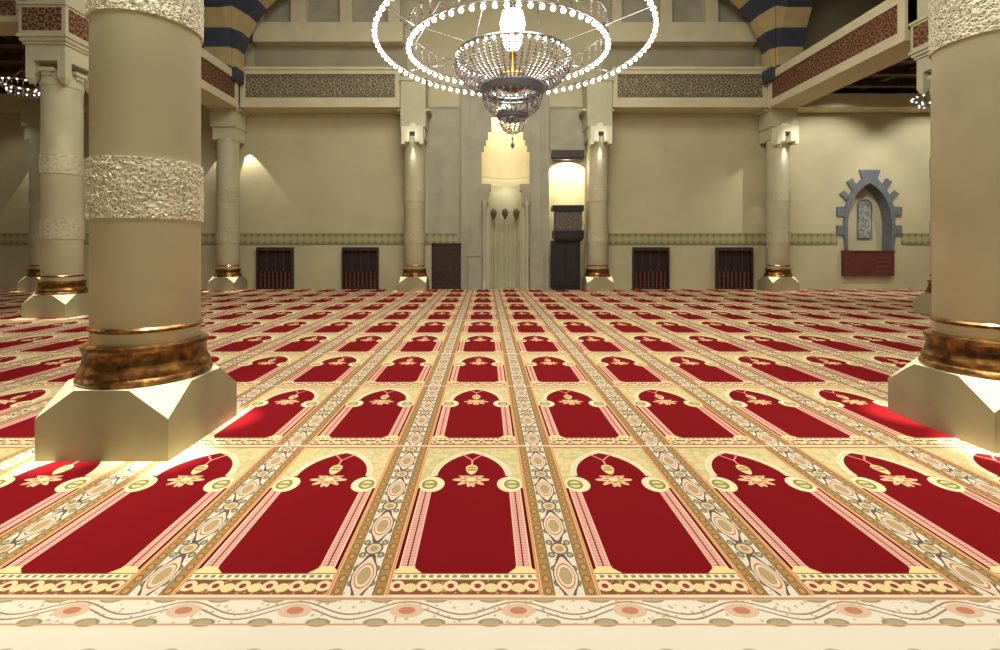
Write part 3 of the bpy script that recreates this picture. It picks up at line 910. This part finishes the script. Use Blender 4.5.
o=thing('wall_chest','red-brown wooden chest mounted under the blue-grey arched niche','chest',((xa+xb)/2,YW,za))
w=(xb-xa)/2; h=zb-za
g.box(-w,w,-.14,0,0,h); g.obj('chest_body',REDWOOD,o)
g=G(); g.box(-w-.02,w+.02,-.16,0,h-.06,h); g.obj('lid',REDWOOD,o)
g=G()
for i in range(4): g.box(w*.25,w*.85,-.15,-.14,.16+i*.17,.19+i*.17)
g.obj('slat',m_simple('worn_red_wood',(122,78,66),.6),o,label='paler horizontal slats')

# ------------------------------------------------------------------ big chandelier
CHY=10.5; CHX=X(512.5,CHY)
ch=thing('chandelier','huge crystal chandelier with two rings of glowing bulbs over the hall centre','chandelier',(CHX,CHY,0))
zA=5.85; RA=2.90; SA=1.12; offA=.0
zB=5.72; RB=2.12
def ringpts(R,z,n=96,sy=1.0): return [(R*math.cos(2*PI*i/n),R*sy*math.sin(2*PI*i/n),z) for i in range(n)]
g=G(); g.ball((0,0,0),.047,12,8); bulb=g.mesh('bulb',BULB,True)
for nm,R,z,sy,nb in (('outer_ring',RA,zA,SA,84),('inner_ring',RB,zB,1.0,64)):
    g=G(); g.tube(ringpts(R,z+.085,96,sy),.018,8,True,0)
    r=g.obj(nm,[RINGM],ch,(-.11 if nm=='inner_ring' else 0,0,0),smooth=True)
    for i in range(nb):
        a=2*PI*(i+.5)/nb
        link('bulb',bulb,r,(R*math.cos(a),R*sy*math.sin(a),z))
# spokes
for i in range(6):
    a=2*PI*(i+.5)/6; c,s=math.cos(a),math.sin(a)
    g=G(); g.tube([(1.2*c,1.2*s,5.75),(RB*c-.11,RB*s,zB+.12),(RA*c,RA*SA*s,zA+.1)],.009,6)
    g.obj('spoke',CHROME,ch,smooth=True)
# crystal strands
def strand(profile,a,n,rx,jit=.0):
    g=G(); L_=[0]
    for i in range(1,len(profile)):
        L_.append(L_[-1]+math.dist(profile[i],profile[i-1]))
    for k in range(n):
        d=L_[-1]*(k+.5)/n
        for i in range(1,len(profile)):
            if d<=L_[i]:
                f=(d-L_[i-1])/(L_[i]-L_[i-1]); r=profile[i-1][0]*(1-f)+profile[i][0]*f; z=profile[i-1][1]*(1-f)+profile[i][1]*f; break
        g.gem((r*math.cos(a),r*math.sin(a),z),rx,L_[-1]/n*.52)
    return g
basket=[(1.20,5.62),(1.25,5.50),(1.22,5.35),(1.08,5.18),(.86,5.04),(.66,4.96)]
bk=G(); bk.tube(ringpts(1.21,5.64,64),.035,6,True); bk.tube(ringpts(.66,4.95,48),.03,6,True); bkt=bk.obj('crystal_basket',CHROME,ch,smooth=True)
for i in range(60):
    strand(basket,2*PI*i/60,15,.036).obj('crystal_strand',CRYSTAL,bkt)
g=G(); 
for i in range(44):
    a=2*PI*(i+.5)/44; g.gem((1.21*math.cos(a),1.21*math.sin(a),5.60),.035,.07,n=6)
g.obj('basket_light',m_emit('candle_light',(255,246,232),7),bkt)
g=G(); g.lathe([(.70,5.02),(.72,4.96),(.68,4.86),(.60,4.80),(.56,4.80)],48,cap=False); g.obj('dark_band',DARKRIM,ch,smooth=True,label='blue-grey band under the crystal basket')
tier=[(.62,4.84),(.64,4.74),(.58,4.58),(.44,4.44),(.30,4.37)]
g=G(); g.tube(ringpts(.62,4.84,40),.02,6,True); tr=g.obj('lower_basket',CHROME,ch,smooth=True)
for i in range(26): strand(tier,2*PI*i/26,9,.03).obj('crystal_strand',CRYSTAL,tr)
g=G(); g.lathe([(.34,4.45),(.36,4.40),(.33,4.32),(.27,4.29)],32,cap=False); g.obj('dark_band',DARKRIM,ch,smooth=True,label='small blue-grey band')
t3=[(.27,4.32),(.27,4.22),(.20,4.08),(.08,4.0)]
g=G(); g.tube(ringpts(.27,4.31,28),.015,6,True); tr=g.obj('bottom_basket',CHROME,ch,smooth=True)
for i in range(14): strand(t3,2*PI*i/14,6,.024).obj('crystal_strand',CRYSTAL,tr)
g=G(); g.tube([(0,0,4.02),(0,0,3.8)],.008,6); g.gem((0,0,3.88),.03,.05,n=6); g.gem((0,0,3.74),.05,.09,n=8); g.obj('pendant_drop',DARKRIM,ch)
# skirts of crystals on rings
upb=[(RB,zB+.14),(RB,zB+.48)]
g=G(); g.tube(ringpts(RB,zB+.5,64),.015,6,True); ub=g.obj('crystal_skirt',CHROME,ch,(-.11,0,0),smooth=True)
for i in range(48): strand(upb,2*PI*i/48,5,.03).obj('crystal_strand',CRYSTAL,ub)
# centre stem, globe lamps, bowl
g=G(); g.lathe([(.10,4.9),(.30,5.0),(.42,5.12),(.40,5.2),(.15,5.26),(.06,5.4),(.05,6.0)],24); g.obj('centre_bowl',GOLD,ch,smooth=True)
g=G(); g.lathe([(.001,5.80),(.13,5.83),(.2,5.95),(.25,6.15),(.27,6.4),(.22,6.62),(.001,6.7)],24); g.obj('centre_lamp',LAMPW,ch,smooth=True,label='glaring white centre lamp')
g=G(); g.lathe([(.26,5.21),(.22,5.30),(.001,5.32)],20); g.obj('gold_lamp',LAMPG,ch,smooth=True)
g=G(); g.tube([(0,0,6.6),(0,0,13.0)],.05,8)
for i in range(6):
    a=2*PI*i/6; g.tube([(0,0,9.5),(RB*math.cos(a),RB*math.sin(a),zB+.2)],.012,5)
g.obj('suspension',CHROME,ch,smooth=True)

# ------------------------------------------------------------------ small chandeliers
def small(x,y,z,label):
    t=thing('small_chandelier',label,'chandelier',(x,y,0),0,'small ring chandeliers in the aisles')
    for nm,R,zz,nb in (('upper_ring',.50,z+.10,18),('lower_ring',.34,z-.10,12)):
        g=G(); g.tube(ringpts(R,zz,40),  .018,6,True); r=g.obj(nm,CHROME,t,smooth=True)
        g=G(); g.ball((0,0,0),.022,8,6); b=g.mesh('bulb',m_b2,True)
        for i in range(nb):
            a=2*PI*i/nb; link('bulb',b,r,(R*math.cos(a),R*math.sin(a),zz-.02))
        g=G()
        for i in range(24):
            a=2*PI*i/24; g.gem((R*.93*math.cos(a),R*.93*math.sin(a),zz-.09),.02,.07)
        g.obj('crystal_fringe',CRYSTAL,r)['kind']='stuff'
    g=G(); g.tube([(0,0,z-.3),(0,0,7.0)],.02,6)
    for i in range(4):
        a=PI/2*i; g.tube([(0,0,z+.5),(.50*math.cos(a),.50*math.sin(a),z+.10)],.01,4)
    g.obj('stem',CHROME,t)
m_b2=m_emit('small_bulb_glow',(255,246,232),4)
small(X(23,13.6),13.6,Zt(87,13.6),'small ring chandelier under the left aisle ceiling, left of the middle column')
small(X(935,13.6),13.6,Zt(100,13.6),'small ring chandelier under the right aisle ceiling, half hidden by the right foreground column')

# ------------------------------------------------------------------ lights
W=(1,.965,.86)
area((.6,7.5,12.2),(.6,8.2,0),1300,7,7,W)  # unseen overhead light added for the hall's general brightness
area((.6,0.5,9.5),(.6,9,1.5),520,7,3,W,'rear_fill')  # unseen fill added above the camera for surfaces facing it
area((-14,5.5,6.9),(-14,7,0),230,5,7,W)
area((15,5.5,6.9),(15,7,0),230,5,7,W)
for xx,p in ((12.4,560),(16.4,520)): spot((xx,14.7,6.9),(xx,17.9,2.6),p,96,.5,W,.06)
for xx,p in ((-12.4,70),(-17.0,60)): spot((xx,15.6,6.9),(xx,17.9,1.6),p,84,.6,W,.06)
w=bpy.data.worlds.new('hall_world'); SC.world=w; w.use_nodes=True
w.node_tree.nodes['Background'].inputs[0].default_value=(.05,.045,.035,1)

# ------------------------------------------------------------------ camera
cam=bpy.data.cameras.new('camera'); co=bpy.data.objects.new('camera',cam); COL.objects.link(co)
co.location=(0,0,EYE); co.rotation_euler=(PI/2,0,0)
cam.sensor_width=36; cam.sensor_fit='HORIZONTAL'; cam.lens=F/1000*36
cam.shift_x=(500-CX)/1000; cam.shift_y=(CY-325)/1000
cam.clip_start=.02; cam.clip_end=200
SC.camera=co
SC.view_settings.view_transform='Standard'
SC.view_settings.look='None'
SC.view_settings.exposure=0.0
